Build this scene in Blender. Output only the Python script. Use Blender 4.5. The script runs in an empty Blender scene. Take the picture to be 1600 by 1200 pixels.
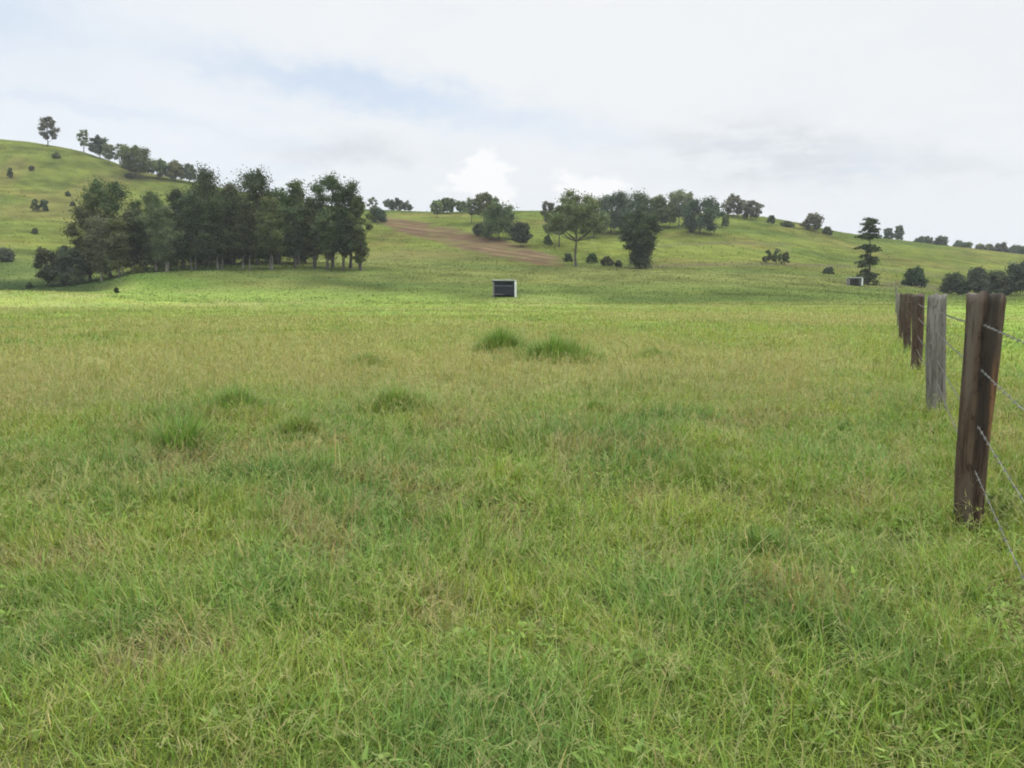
import bpy, math
import numpy as np

rng = np.random.default_rng(7)
scene = bpy.context.scene
COL = scene.collection
EYE = 1.30
FPX = 1256.0
HOR = 462.0
PITCH = math.atan((600 - HOR) / FPX)
SP, CP = math.sin(PITCH), math.cos(PITCH)

# ------------------------------------------------------------------ camera maths
def ray(px, py):
    a = (px - 800) / FPX
    b = (600 - py) / FPX
    dy = CP + b * SP
    return a / dy, (b * CP - SP) / dy          # x per y, z per y

def to_px(x, y, z):
    zz = z - EYE
    depth = y * CP - zz * SP
    up = y * SP + zz * CP
    depth = np.maximum(depth, 1e-3)
    return 800 + FPX * x / depth, 600 - FPX * up / depth

# ------------------------------------------------------------------ noise
_perm = rng.random((256, 256))
def vnoise(x, y):
    x = np.asarray(x, float); y = np.asarray(y, float)
    xi = np.floor(x).astype(np.int64); yi = np.floor(y).astype(np.int64)
    fx = x - xi; fy = y - yi
    fx = fx * fx * (3 - 2 * fx); fy = fy * fy * (3 - 2 * fy)
    g = lambda i, j: _perm[(i * 7 + j * 131) & 255, (j * 3 + i * 57) & 255]
    return ((g(xi, yi) * (1 - fx) + g(xi + 1, yi) * fx) * (1 - fy)
            + (g(xi, yi + 1) * (1 - fx) + g(xi + 1, yi + 1) * fx) * fy)

def fbm(x, y, o=3):
    s = 0; a = .5; t = 0
    for k in range(o):
        s = s + a * vnoise(x * 2 ** k + 17.3 * k, y * 2 ** k - 9.1 * k); t += a; a *= .5
    return s / t

def sstep(a, b, v):
    t = np.clip((v - a) / (b - a), 0, 1)
    return t * t * (3 - 2 * t)

# ------------------------------------------------------------------ terrain
TD = [110, 135, 160, 185, 220, 260, 300, 350, 400, 450]
TROWS = {
 -600: [460, 464, 453, 432, 385, 330, 280, 225, 170, 190],
    0: [455, 463, 453, 436, 404, 366, 325, 275, 217, 230],
   80: [456, 461, 451, 435, 408, 374, 335, 283, 225, 240],
  170: [459, 455, 439, 431, 412, 385, 348, 299, 246, 258],
  220: [463, 446, 428, 421, 410, 386, 352, 308, 265, 275],
  300: [467, 450, 426, 417, 406, 380, 350, 315, 284, 292],
  420: [470, 450, 427, 413, 402, 378, 352, 325, 308, 314],
  560: [471, 453, 433, 416, 404, 382, 357, 336, 326, 333],
  680: [472, 455, 437, 421, 410, 385, 360, 338, 332, 345],
  800: [473, 456, 440, 426, 414, 388, 362, 339, 333, 350],
  950: [474, 457, 442, 429, 416, 394, 366, 339, 332, 350],
 1050: [474, 458, 443, 431, 418, 396, 368, 343, 333, 350],
 1150: [474, 459, 445, 434, 421, 400, 374, 347, 338, 352],
 1250: [475, 461, 449, 438, 427, 410, 385, 360, 350, 362],
 1320: [475, 463, 453, 444, 433, 418, 398, 376, 365, 371],
 1420: [475, 466, 458, 451, 445, 428, 408, 389, 378, 385],
 1500: [475, 468, 464, 462, 460, 440, 418, 400, 388, 396],
 1600: [475, 468, 465, 463, 461, 450, 432, 413, 400, 408],
 2200: [475, 468, 465, 463, 461, 455, 440, 430, 420, 430],
}

def hermite(xk, yk, x):
    xk = np.asarray(xk, float); yk = np.asarray(yk, float)
    h = np.diff(xk); d = np.diff(yk) / h
    m = np.zeros_like(yk)
    for i in range(1, len(yk) - 1):
        if d[i - 1] * d[i] > 0:
            w1 = 2 * h[i] + h[i - 1]; w2 = h[i] + 2 * h[i - 1]
            m[i] = (w1 + w2) / (w1 / d[i - 1] + w2 / d[i])
    i = np.clip(np.searchsorted(xk, x) - 1, 0, len(h) - 1)
    t = np.clip((x - xk[i]) / h[i], 0, 1)
    return ((2 * t**3 - 3 * t**2 + 1) * yk[i] + (t**3 - 2 * t**2 + t) * h[i] * m[i]
            + (-2 * t**3 + 3 * t**2) * yk[i + 1] + (t**3 - t**2) * h[i] * m[i + 1])

_us, _prof = [], []
_Dg = np.arange(0, 901, 2.0)
for px in sorted(TROWS):
    ks, zs = [0, 50, 80], [0, 0, 0.02]
    for D, py in zip(TD, TROWS[px]):
        u, w = ray(px, py)
        ks.append(D); zs.append(EYE + w * D)
    ks += [560, 900]; zs += [zs[-1] * .65, 6]
    _us.append(ray(px, HOR)[0]); _prof.append(hermite(ks, zs, _Dg))
_us = np.array(_us); _prof = np.array(_prof)
_Ug = np.linspace(_us[0], _us[-1], 400)
_Z = np.empty((400, len(_Dg)))
for j in range(len(_Dg)):
    _Z[:, j] = hermite(_us, _prof[:, j], _Ug)

def H(x, y):
    x = np.asarray(x, float); y = np.asarray(y, float)
    yy = np.clip(y, 0.5, 899)
    u = np.clip(x / yy, _Ug[0], _Ug[-1] - 1e-9)
    fu = (u - _Ug[0]) / (_Ug[1] - _Ug[0]); iu = np.clip(np.floor(fu).astype(int), 0, 398); fu = fu - iu
    fd = yy / 2.0; i = np.clip(np.floor(fd).astype(int), 0, len(_Dg) - 2); fd = fd - i
    z = ((_Z[iu, i] * (1 - fu) + _Z[iu + 1, i] * fu) * (1 - fd)
         + (_Z[iu, i + 1] * (1 - fu) + _Z[iu + 1, i + 1] * fu) * fd)
    d = np.clip(y, 0, 500)
    z = z + (fbm(x / 1.7, y / 1.7, 2) - .5) * .09
    z = z + (fbm(x / 9 + 5, y / 9, 2) - .5) * .22 * sstep(8, 60, d)
    z = z + (fbm(x / 34 + 9, y / 34, 3) - .5) * 2.2 * sstep(150, 330, d)
    return z

def hit(px, py, d0=60.0, far=None):
    """point of the ground seen at a pixel of the photograph"""
    if far is None:
        u, w = ray(px, py)
        D = np.arange(d0, 470, .5)
        gap = H(u * D, D) - (EYE + w * D)
        k = np.nonzero(gap >= 0)[0]
        far = D[k[0]] if len(k) else D[np.argmax(gap)] + 6
    u, w = ray(px, py)
    return np.array([u * far, far, float(H(u * far, far))])

# ------------------------------------------------------------------ materials
def new_mat(name):
    m = bpy.data.materials.new(name); m.use_nodes = True
    nt = m.node_tree; nt.nodes.clear()
    return m, nt

def N(nt, kind, **kw):
    n = nt.nodes.new(kind)
    for k, v in kw.items():
        if k in n.inputs.keys() if hasattr(n.inputs, 'keys') else False:
            n.inputs[k].default_value = v
        else:
            setattr(n, k, v)
    return n

def math_(nt, op, a, b=0.0, c=None, clamp=False):
    n = nt.nodes.new('ShaderNodeMath'); n.operation = op; n.use_clamp = clamp
    for i, v in enumerate((a, b, c)):
        if v is None: continue
        if isinstance(v, (int, float)): n.inputs[i].default_value = v
        else: nt.links.new(v, n.inputs[i])
    return n.outputs[0]

def mixc(nt, f, a, b, blend='MIX'):
    n = nt.nodes.new('ShaderNodeMix'); n.data_type = 'RGBA'; n.blend_type = blend
    n.clamp_factor = True
    for s, v in ((n.inputs[0], f), (n.inputs[6], a), (n.inputs[7], b)):
        if isinstance(v, (int, float)): s.default_value = v
        elif isinstance(v, (tuple, list)): s.default_value = (*v[:3], 1)
        else: nt.links.new(v, s)
    return n.outputs[2]

def noise(nt, vec, scale, detail=4, rough=.55):
    n = nt.nodes.new('ShaderNodeTexNoise')
    n.inputs['Scale'].default_value = scale; n.inputs['Detail'].default_value = detail
    n.inputs['Roughness'].default_value = rough
    if vec is not None: nt.links.new(vec, n.inputs['Vector'])
    return n.outputs['Fac']

def mapping(nt, vec, scale=(1, 1, 1), rot=(0, 0, 0), loc=(0, 0, 0)):
    n = nt.nodes.new('ShaderNodeMapping')
    n.inputs['Scale'].default_value = scale; n.inputs['Rotation'].default_value = rot
    n.inputs['Location'].default_value = loc
    nt.links.new(vec, n.inputs['Vector'])
    return n.outputs[0]

def ramp(nt, fac, lo, hi, a=0.0, b=1.0):
    n = nt.nodes.new('ShaderNodeMapRange'); n.interpolation_type = 'SMOOTHSTEP'
    for k, v in zip(('From Min', 'From Max', 'To Min', 'To Max'), (lo, hi, a, b)):
        n.inputs[k].default_value = v
    nt.links.new(fac, n.inputs['Value'])
    return n.outputs[0]

def finish(nt, shader):
    o = nt.nodes.new('ShaderNodeOutputMaterial'); nt.links.new(shader, o.inputs['Surface'])
    return o

def principled(nt, col, rough=.9, spec=.2):
    p = nt.nodes.new('ShaderNodeBsdfPrincipled')
    if isinstance(col, (tuple, list)): p.inputs['Base Color'].default_value = (*col, 1)
    else: nt.links.new(col, p.inputs['Base Color'])
    p.inputs['Roughness'].default_value = rough
    p.inputs['Specular IOR Level'].default_value = spec
    return p

def attr(nt, name):
    n = nt.nodes.new('ShaderNodeAttribute'); n.attribute_name = name
    return n

def mat_leafy(name, trans=.3, mult=1.0, rough=.6):
    """blades and leaves: the tint attribute is the blade's own pigment"""
    m, nt = new_mat(name)
    a = attr(nt, 'tint')
    c = mixc(nt, 1.0, a.outputs['Color'], (mult, mult, mult), 'MULTIPLY')
    p = principled(nt, c, rough, .05)
    t = nt.nodes.new('ShaderNodeBsdfTranslucent')
    nt.links.new(mixc(nt, 1.0, c, (1.0, 1.08, .55), 'MULTIPLY'), t.inputs['Color'])
    mx = nt.nodes.new('ShaderNodeMixShader'); mx.inputs[0].default_value = trans
    nt.links.new(p.outputs[0], mx.inputs[1]); nt.links.new(t.outputs[0], mx.inputs[2])
    finish(nt, mx.outputs[0])
    return m

M_GRASS = mat_leafy('grass_blades', .35)
M_LEAF = mat_leafy('leaves', .18)

def mat_ground():
    m, nt = new_mat('pasture_ground')
    geo = nt.nodes.new('ShaderNodeNewGeometry')
    a = attr(nt, 'tint')
    pos = geo.outputs['Position']
    n1 = noise(nt, mapping(nt, pos, (.9, .9, .9)), 1.0, 6, .7)
    n2 = noise(nt, mapping(nt, pos, (.12, .16, .12)), 1.0, 5, .65)
    n3 = noise(nt, mapping(nt, pos, (9, 9, 9)), 1.0, 4, .7)
    f = math_(nt, 'ADD', math_(nt, 'MULTIPLY', n1, .8), math_(nt, 'MULTIPLY', n2, .9))
    n4 = noise(nt, mapping(nt, pos, (45, 45, 45)), 1.0, 5, .75)
    f = math_(nt, 'ADD', f, math_(nt, 'MULTIPLY', math_(nt, 'ADD', n3, math_(nt, 'SUBTRACT', n4, .5)), .5))
    f = math_(nt, 'MULTIPLY', math_(nt, 'SUBTRACT', f, .1), 1.0)
    comb = nt.nodes.new('ShaderNodeCombineColor')
    for i in range(3): nt.links.new(f, comb.inputs[i])
    c = mixc(nt, .62, a.outputs['Color'], comb.outputs[0], 'MULTIPLY')
    yel = ramp(nt, noise(nt, mapping(nt, pos, (.05, .09, .05), loc=(3, 8, 1)), 1.0, 6, .6), .48, .68)
    c = mixc(nt, math_(nt, 'MULTIPLY', yel, .35), c, mixc(nt, 1.0, c, (1.35, 1.08, .95), 'MULTIPLY'))
    p = principled(nt, c, 1.0, 0.0)
    b = nt.nodes.new('ShaderNodeBump'); b.inputs['Strength'].default_value = .9
    b.inputs['Distance'].default_value = .35
    nt.links.new(n1, b.inputs['Height']); nt.links.new(b.outputs[0], p.inputs['Normal'])
    finish(nt, p.outputs[0])
    return m
M_GROUND = mat_ground()

def mat_bark(name, c1, c2, sc=1.0):
    m, nt = new_mat(name)
    tc = nt.nodes.new('ShaderNodeTexCoord')
    n1 = noise(nt, mapping(nt, tc.outputs['Object'], (6 * sc, 6 * sc, .8 * sc)), 1.0, 5, .6)
    c = mixc(nt, ramp(nt, n1, .35, .65), c1, c2)
    p = principled(nt, c, .9, .15)
    finish(nt, p.outputs[0])
    return m
M_BARK = mat_bark('dark_bark', (.06, .05, .04), (.13, .12, .10))
M_PALE = mat_bark('pale_gum_bark', (.10, .095, .08), (.25, .235, .20))

def mat_post(name, dark, mid, grey, orange=0.0):
    m, nt = new_mat(name)
    tc = nt.nodes.new('ShaderNodeTexCoord'); ob = tc.outputs['Object']
    g1 = noise(nt, mapping(nt, ob, (26, 26, 1.6)), 1.0, 7, .68)      # grain
    g2 = noise(nt, mapping(nt, ob, (9, 9, 1.1), loc=(2, 5, 1)), 1.0, 4, .6)   # broad stains
    g3 = noise(nt, mapping(nt, ob, (80, 80, 4)), 1.0, 4, .6)
    c = mixc(nt, ramp(nt, g1, .34, .64), dark, mid)
    c = mixc(nt, ramp(nt, g2, .45, .68), c, grey)
    c = mixc(nt, ramp(nt, g3, .56, .72), c, tuple(v * .35 for v in dark))
    if orange:
        sx = nt.nodes.new('ShaderNodeSeparateXYZ'); nt.links.new(ob, sx.inputs[0])
        band = math_(nt, 'MULTIPLY', ramp(nt, sx.outputs['Z'], .42, .62), ramp(nt, sx.outputs['Z'], .80, 1.02, 1, 0))
        side = ramp(nt, sx.outputs['X'], .0, .03)
        f = math_(nt, 'MULTIPLY', math_(nt, 'MULTIPLY', band, side), ramp(nt, g1, .3, .6))
        c = mixc(nt, math_(nt, 'MULTIPLY', f, orange), c, (.31, .155, .065))
        top = ramp(nt, sx.outputs['Z'], .85, 1.2)
        c = mixc(nt, math_(nt, 'MULTIPLY', math_(nt, 'MULTIPLY', top, ramp(nt, g2, .42, .66)), .55), c, (.14, .118, .098))
        # charred vertical streak down the face
        st = math_(nt, 'ABSOLUTE', math_(nt, 'SUBTRACT', sx.outputs['X'], math_(nt, 'MULTIPLY', math_(nt, 'SUBTRACT', g2, .55), .18)))
        sf = math_(nt, 'MULTIPLY', ramp(nt, st, .012, .045, 1, 0), ramp(nt, sx.outputs['Z'], .35, .6))
        c = mixc(nt, math_(nt, 'MULTIPLY', sf, .68), c, (.022, .019, .017))
    kn = noise(nt, mapping(nt, ob, (34, 34, 15), loc=(4, 4, 1)), 1.0, 6, .7)
    c = mixc(nt, ramp(nt, kn, .52, .70), c, mixc(nt, 1.0, c, (.38, .36, .35), 'MULTIPLY'))
    p = principled(nt, c, .88, .2)
    b = nt.nodes.new('ShaderNodeBump'); b.inputs['Strength'].default_value = .8; b.inputs['Distance'].default_value = .012
    nt.links.new(g1, b.inputs['Height']); nt.links.new(b.outputs[0], p.inputs['Normal'])
    finish(nt, p.outputs[0])
    return m

def mat_plain(name, col, rough=.6, metal=0.0, var=.25, sc=3.0):
    m, nt = new_mat(name)
    tc = nt.nodes.new('ShaderNodeTexCoord')
    n1 = noise(nt, mapping(nt, tc.outputs['Object'], (sc, sc, sc)), 1.0, 5, .65)
    c = mixc(nt, ramp(nt, n1, .35, .7), tuple(v * (1 - var) for v in col), col)
    p = principled(nt, c, rough, .3); p.inputs['Metallic'].default_value = metal
    finish(nt, p.outputs[0])
    return m

# ------------------------------------------------------------------ mesh helpers
def link(o, parent=None):
    COL.objects.link(o)
    if parent is not None: o.parent = parent
    return o

def tag(o, label=None, cat=None, group=None, kind=None):
    if label: o['label'] = label
    if cat: o['category'] = cat
    if group: o['group'] = group
    if kind: o['kind'] = kind
    return o

def empty(name, loc, rz=0.0):
    o = bpy.data.objects.new(name, None); o.location = loc; o.rotation_euler = (0, 0, rz)
    o.empty_display_size = .3
    return link(o)

def np_mesh(name, V, faces, mat, tint=None, parent=None, smooth=False):
    """V (n,3); faces: list of int arrays (m,3) or (m,4); tint (n,3)"""
    me = bpy.data.meshes.new(name)
    V = np.ascontiguousarray(V, np.float32)
    me.vertices.add(len(V)); me.vertices.foreach_set('co', V.ravel())
    loops = np.concatenate([f.ravel() for f in faces]).astype(np.int32)
    tot = np.concatenate([np.full(len(f), f.shape[1], np.int32) for f in faces])
    start = np.concatenate([[0], np.cumsum(tot)[:-1]]).astype(np.int32)
    me.loops.add(len(loops)); me.loops.foreach_set('vertex_index', loops)
    me.polygons.add(len(tot)); me.polygons.foreach_set('loop_start', start); me.polygons.foreach_set('loop_total', tot)
    me.polygons.foreach_set('use_smooth', np.full(len(tot), smooth, bool))
    if tint is not None:
        at = me.attributes.new('tint', 'FLOAT_COLOR', 'POINT')
        rgba = np.ones((len(V), 4), np.float32); rgba[:, :3] = tint
        at.data.foreach_set('color', rgba.ravel())
    me.update(calc_edges=True); me.validate()
    if mat: me.materials.append(mat)
    o = bpy.data.objects.new(name, me)
    return link(o, parent)

class MB:
    """collects tubes and boxes into one mesh"""
    def __init__(self): self.v = []; self.q = []; self.n = 0
    def add(self, V, F):
        self.v.append(np.asarray(V, float)); self.q.append(np.asarray(F, int) + self.n); self.n += len(V)
    def tube(self, P, R, sides=6, cap=True):
        P = np.asarray(P, float); R = np.asarray(R, float) * np.ones(len(P))
        T = np.gradient(P, axis=0); T /= np.linalg.norm(T, axis=1)[:, None] + 1e-9
        ref = np.array([1., 0, 0]) if abs(T[0, 0]) < .9 else np.array([0, 1., 0])
        A = np.cross(T, ref); A /= np.linalg.norm(A, axis=1)[:, None] + 1e-9
        B = np.cross(T, A)
        th = np.arange(sides) * 2 * np.pi / sides
        V = (P[:, None] + R[:, None, None] * (np.cos(th)[None, :, None] * A[:, None] + np.sin(th)[None, :, None] * B[:, None])).reshape(-1, 3)
        F = []
        for i in range(len(P) - 1):
            for k in range(sides):
                F.append([i * sides + k, i * sides + (k + 1) % sides, (i + 1) * sides + (k + 1) % sides, (i + 1) * sides + k])
        self.add(V, F)
    def box(self, lo, hi):
        x0, y0, z0 = lo; x1, y1, z1 = hi
        V = [(x0, y0, z0), (x1, y0, z0), (x1, y1, z0), (x0, y1, z0), (x0, y0, z1), (x1, y0, z1), (x1, y1, z1), (x0, y1, z1)]
        self.add(V, [(0, 3, 2, 1), (4, 5, 6, 7), (0, 1, 5, 4), (1, 2, 6, 5), (2, 3, 7, 6), (3, 0, 4, 7)])
    def build(self, name, mat, parent=None, smooth=False):
        return np_mesh(name, np.concatenate(self.v), [np.concatenate(self.q)], mat, None, parent, smooth)

# ------------------------------------------------------------------ pigment of the pasture
C_FRESH = np.array([.212, .298, .066]); C_DEEP = np.array([.118, .192, .050])
C_OLIVE = np.array([.200, .248, .066]); C_STRAW = np.array([.315, .312, .132])
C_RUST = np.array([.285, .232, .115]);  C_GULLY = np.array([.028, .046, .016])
C_SOIL = np.array([.090, .058, .036])

def lerp(a, b, t): return a + (b - a) * np.asarray(t)[..., None]

def pasture(x, y, z=None):
    """dry (0..1), deep (0..1) species cover and the resulting mean pigment"""
    x = np.asarray(x, float); y = np.asarray(y, float)
    d = np.maximum(y, .1)
    a = fbm(x / 3.1 + 40, y / 4.0 + 3, 4)
    b = fbm(x / 11 + 4, y / 15 + 31, 4)
    c = fbm(x / 1.2 + 14, y / 1.4 + 71, 3)
    uu = x / d
    edge = 108 + 24 * sstep(-.22, -.58, uu)                 # the long grass reaches further out on the left
    midfield = sstep(6, 22, d) * (1 - sstep(-52, 24, d - edge + 90 * (b - .5)))
    right = sstep(1.5, 3.5, x - .47 * d - .5)                # over the fence the grass is grazed green
    fen = np.exp(-((x - .47 * d - .5) / 1.4) ** 2)
    dry = np.clip((a - .50) * 3.8 + (b - .5) * 4.6 + .04 + .11 * midfield - .7 * right - .45 * fen + .30 * sstep(-.6, -1.6, x) * sstep(3.2, 4, d) * sstep(7.5, 5.5, d) - .2 * sstep(.3, 2, x) * sstep(7, 4, d), 0, 1)
    deep = np.clip((c - .55) * 3.6 + (a - .5) * -.9 + (.5 - b) * .6 - .22 * midfield, 0, 1)
    col = lerp(C_FRESH, C_OLIVE, np.clip(.30 + midfield * .50 + (b - .5) * 1.2 - right * .3 - .25 * sstep(0, 2, x) * sstep(9, 4, d), 0, 1))
    col = lerp(col, C_DEEP, deep * .75 * (1 - dry * .6))
    far = sstep(-5, 40, d - edge)
    return dry * (1 - far * .75), deep, col

def ground_tint(x, y, z):
    dry, deep, col = pasture(x, y)
    col = lerp(col, C_STRAW, dry * .45)
    thatch = 1 - sstep(4, 22, y)                            # open sward: dead thatch and soil between the plants, shade among them painted in
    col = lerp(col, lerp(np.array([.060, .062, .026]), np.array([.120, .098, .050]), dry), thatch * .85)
    px, py = to_px(x, y, z)
    b = fbm(x / 22 + 4, y / 30 + 31, 4); b2 = fbm(x / 60 + 1, y / 18 + 3, 4)
    d = y
    # green flat beyond the long grass
    edge = 108 + 24 * sstep(-.22, -.58, x / np.maximum(y, .1))
    g = sstep(-22, 28, d - edge + 50 * (b - .5))
    green = lerp(np.array([.100, .130, .036]), np.array([.074, .104, .030]), np.clip((b - .4) * 4, 0, 1))
    green = lerp(green, np.array([.122, .136, .042]), np.clip((b2 - .48) * 4, 0, 1))
    green = green * (1 + .9 * (fbm(x / 6 + 8, y / 9, 4) - .5))[..., None]
    col = lerp(col, green, g)
    # hills
    hill = sstep(205, 245, d)
    hc = lerp(np.array([.104, .126, .026]), np.array([.070, .096, .022]), np.clip((b2 - .40) * 3, 0, 1))
    hc = lerp(hc, np.array([.128, .118, .036]), np.clip((b - .54) * 4, 0, .7))
    band = vnoise(z / 1.6 + (b * 3), x / 70) 
    hc = hc * (1 + .55 * (band - .5) + 1.0 * (fbm(x / 4, y / 3, 4) - .5))[..., None]
    col = lerp(col, hc, hill)
    # sappy strip on the mound left of the flat
    m = np.exp(-((px - 285) / 85) ** 2 - ((py - 443) / 10) ** 2) * (d > 100) + .8 * np.exp(-((px - 225) / 45) ** 2 - ((py - 433) / 6) ** 2) * (d > 100)
    col = lerp(col, np.array([.080, .138, .026]), np.clip(m, 0, 1) * .75)
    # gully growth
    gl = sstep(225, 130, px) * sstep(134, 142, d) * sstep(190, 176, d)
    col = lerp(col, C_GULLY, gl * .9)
    # brown-grass slope below the ploughed ground
    m = np.exp(-((px - 640) / 130) ** 2 - ((py - 398) / 9) ** 2) * (d > 150)
    col = lerp(col, np.array([.18, .15, .065]), np.clip(m, 0, 1) * .5)
    # tracks along the contour
    for (xa, xb, y0, y1, wid, k) in ((985, 1340, 418, 417, 1.6, .85), (990, 1240, 388, 382, 1.6, .6), (1340, 1500, 421, 436, 2.0, .5), (1375, 1470, 447, 452, 4, .6)):
        t = (px - xa) / (xb - xa)
        line = y0 + (y1 - y0) * t - 5 * np.sin(np.clip(t, 0, 1) * np.pi)
        m = np.exp(-((py - line) / wid) ** 2) * sstep(-.06, .06, t) * sstep(1.06, .94, t) * (d > 150)
        col = lerp(col, np.array([.105, .088, .058]), np.clip(m, 0, 1) * k)
    return col

def soil_mask(x, y, z):
    px, py = to_px(x, y, z)
    t = (px - 590) / (885 - 590)
    line = 340 + 70 * np.clip(t, 0, 1.1) ** .95 + 2
    half = 5.5 + 8.5 * np.sin(np.clip(t, 0, 1) * np.pi) ** .7
    w = (fbm(x / 9, y / 9, 3) - .5) * 14 + (fbm(x / 2.6, y / 2.2, 2) - .5) * 16
    s = sstep(1.25, .75, np.abs(py - line + w * .5) / half) * sstep(-.02, .05, t) * sstep(1.02, .92, t) * (y > 200)
    return np.clip(s, 0, 1)

# ------------------------------------------------------------------ ground sheets
def build_ground():
    fr = np.radians(np.arange(-50, 50.01, .22))
    bk = np.radians(np.arange(54, 306.1, 4.0))
    az = np.concatenate([fr, bk]); na = len(az)
    r = [.25]
    while r[-1] < 110: r.append(r[-1] * 1.055 + .01)
    while r[-1] < 500: r.append(r[-1] + 1.7)
    while r[-1] < 880: r.append(r[-1] * 1.06)
    r = np.array(r); nr = len(r)
    A, R = np.meshgrid(az, r)
    X = R * np.sin(A); Y = R * np.cos(A)
    Z = H(X, Y)
    V = np.stack([X, Y, Z], -1).reshape(-1, 3)
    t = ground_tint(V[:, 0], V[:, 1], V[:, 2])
    s = soil_mask(V[:, 0], V[:, 1], V[:, 2])
    pat = .6 * vnoise((V[:, 1] + V[:, 0] * .75) / 2.6, V[:, 0] / 40) + .4 * fbm(V[:, 0] / 4, V[:, 1] / 3, 4)
    soilc = lerp(C_SOIL, np.array([.150, .112, .062]), np.clip((pat - .42) * 3.5, 0, 1))
    weeds = sstep(.54, .68, fbm(V[:, 0] / 6 + 3, V[:, 1] / 4 + 8, 4))   # grass coming back through the tilled ground
    t = lerp(t, soilc, s * (1 - .45 * weeds))
    i, j = np.meshgrid(np.arange(nr - 1), np.arange(na), indexing='ij')
    j2 = (j + 1) % na
    F = np.stack([i * na + j, (i + 1) * na + j, (i + 1) * na + j2, i * na + j2], -1).reshape(-1, 4)[:, ::-1]
    cap = np.array([[len(V), k, (k + 1) % na] for k in range(na)])[:, ::-1]
    V = np.concatenate([V, [[0, 0, float(H(0, 0.5))]]]); t = np.concatenate([t, t[:1]]); s = np.concatenate([s, [0]])
    fs = s[F].mean(1); fd = V[F][:, :, 1].mean(1)
    def part(name, mask, extra=None):
        f = [F[mask]] + ([extra] if extra is not None else [])
        used = np.unique(np.concatenate([q.ravel() for q in f]))
        re = np.full(len(V), -1); re[used] = np.arange(len(used))
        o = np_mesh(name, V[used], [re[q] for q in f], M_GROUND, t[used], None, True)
        tag(o, kind='structure')
    soil = fs > .5; hill = (fd > 212) & ~soil
    part('paddock', ~soil & ~hill, cap)
    part('hills', hill)
    part('ploughed_soil', soil)
build_ground()

# ------------------------------------------------------------------ grass
def blades(root, h, w, az, lean, curl, tint, segs, tipw=.12):
    """curved tapering ribbons; all arrays length n -> V, faces, tint per vertex"""
    n = len(root)
    side = np.stack([np.cos(az + np.pi / 2), np.sin(az + np.pi / 2), np.zeros(n)], -1)
    fwd = np.stack([np.cos(az), np.sin(az), np.zeros(n)], -1)
    P = [root]; ang = lean.copy(); p = root
    for s in range(segs):
        st = h / segs
        p = p + fwd * (st * np.sin(ang))[:, None] + np.array([0, 0, 1.]) * (st * np.cos(ang))[:, None]
        P.append(p); ang = ang + curl / segs
    verts = []
    for s in range(segs):
        ww = w * (1 - .75 * (s / segs) ** 1.5) * .5
        verts += [P[s] - side * ww[:, None], P[s] + side * ww[:, None]]
    verts.append(P[segs])
    V = np.stack(verts, 1)                                   # n, 2s+1, 3
    k = 2 * segs + 1
    base = (np.arange(n) * k)[:, None]
    quads = []
    for s in range(segs - 1):
        quads.append(base + np.array([2 * s, 2 * s + 1, 2 * s + 3, 2 * s + 2]))
    tri = base + np.array([2 * segs - 2, 2 * segs - 1, 2 * segs])
    F = ([np.concatenate(quads)] if quads else []) + [tri]
    T = np.repeat(tint, k, 0)
    return V.reshape(-1, 3), F, T

class Grow:
    def __init__(self): self.V = []; self.Q = []; self.T3 = []; self.C = []; self.n = 0
    def add(self, r):
        V, F, T = r
        for f in F: (self.Q if f.shape[1] == 4 else self.T3).append(f + self.n)
        self.V.append(V); self.C.append(T); self.n += len(V)
    def build(self, name, mat, parent=None):
        fs = ([np.concatenate(self.Q)] if self.Q else []) + ([np.concatenate(self.T3)] if self.T3 else [])
        return np_mesh(name, np.concatenate(self.V), fs, mat, np.concatenate(self.C), parent)

def scatter(n, d0, d1, sat):
    D = np.exp(rng.uniform(math.log(d0), math.log(d1), n * 3))
    D = D[rng.random(len(D)) < D**2 / (D**2 + sat**2)][:n]
    x = rng.uniform(-1, 1, len(D)) * (.70 * D + 1.2)
    return x, D

def pick_tint(x, y, dryboost=0.0):
    dry, deep, col = pasture(x, y)
    n = len(x)
    r = rng.random(n)
    q = fbm(x / .42 + 7, y / .55 + 2, 3); q2 = fbm(x / .9 + 61, y / 1.1, 3)
    mat = sstep(.57, .70, q) * .75                          # mats of dead leaf
    isdry = r < np.clip(.05 + dry * .62 + mat + dryboost, 0, 1)
    hue = np.clip((q2 - .5) * 5, -1, 1)[:, None]            # blue-green and yellow-green plants
    col = col * np.where(hue > 0, 1 + hue * np.array([.12, .02, -.06]), 1 + hue * np.array([.20, .10, -.08]))
    straw = lerp(C_STRAW, C_RUST, np.clip(rng.random(n) ** 2 * .9 + mat * .6, 0, 1))
    straw = lerp(straw, C_OLIVE, rng.random(n) * .5)
    c = np.where(isdry[:, None], straw, col)
    c = c * rng.uniform(.55, 1.45, n)[:, None]
    c[:, 0] *= rng.uniform(.82, 1.22, n); 
    return c, isdry, dry, deep

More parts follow.
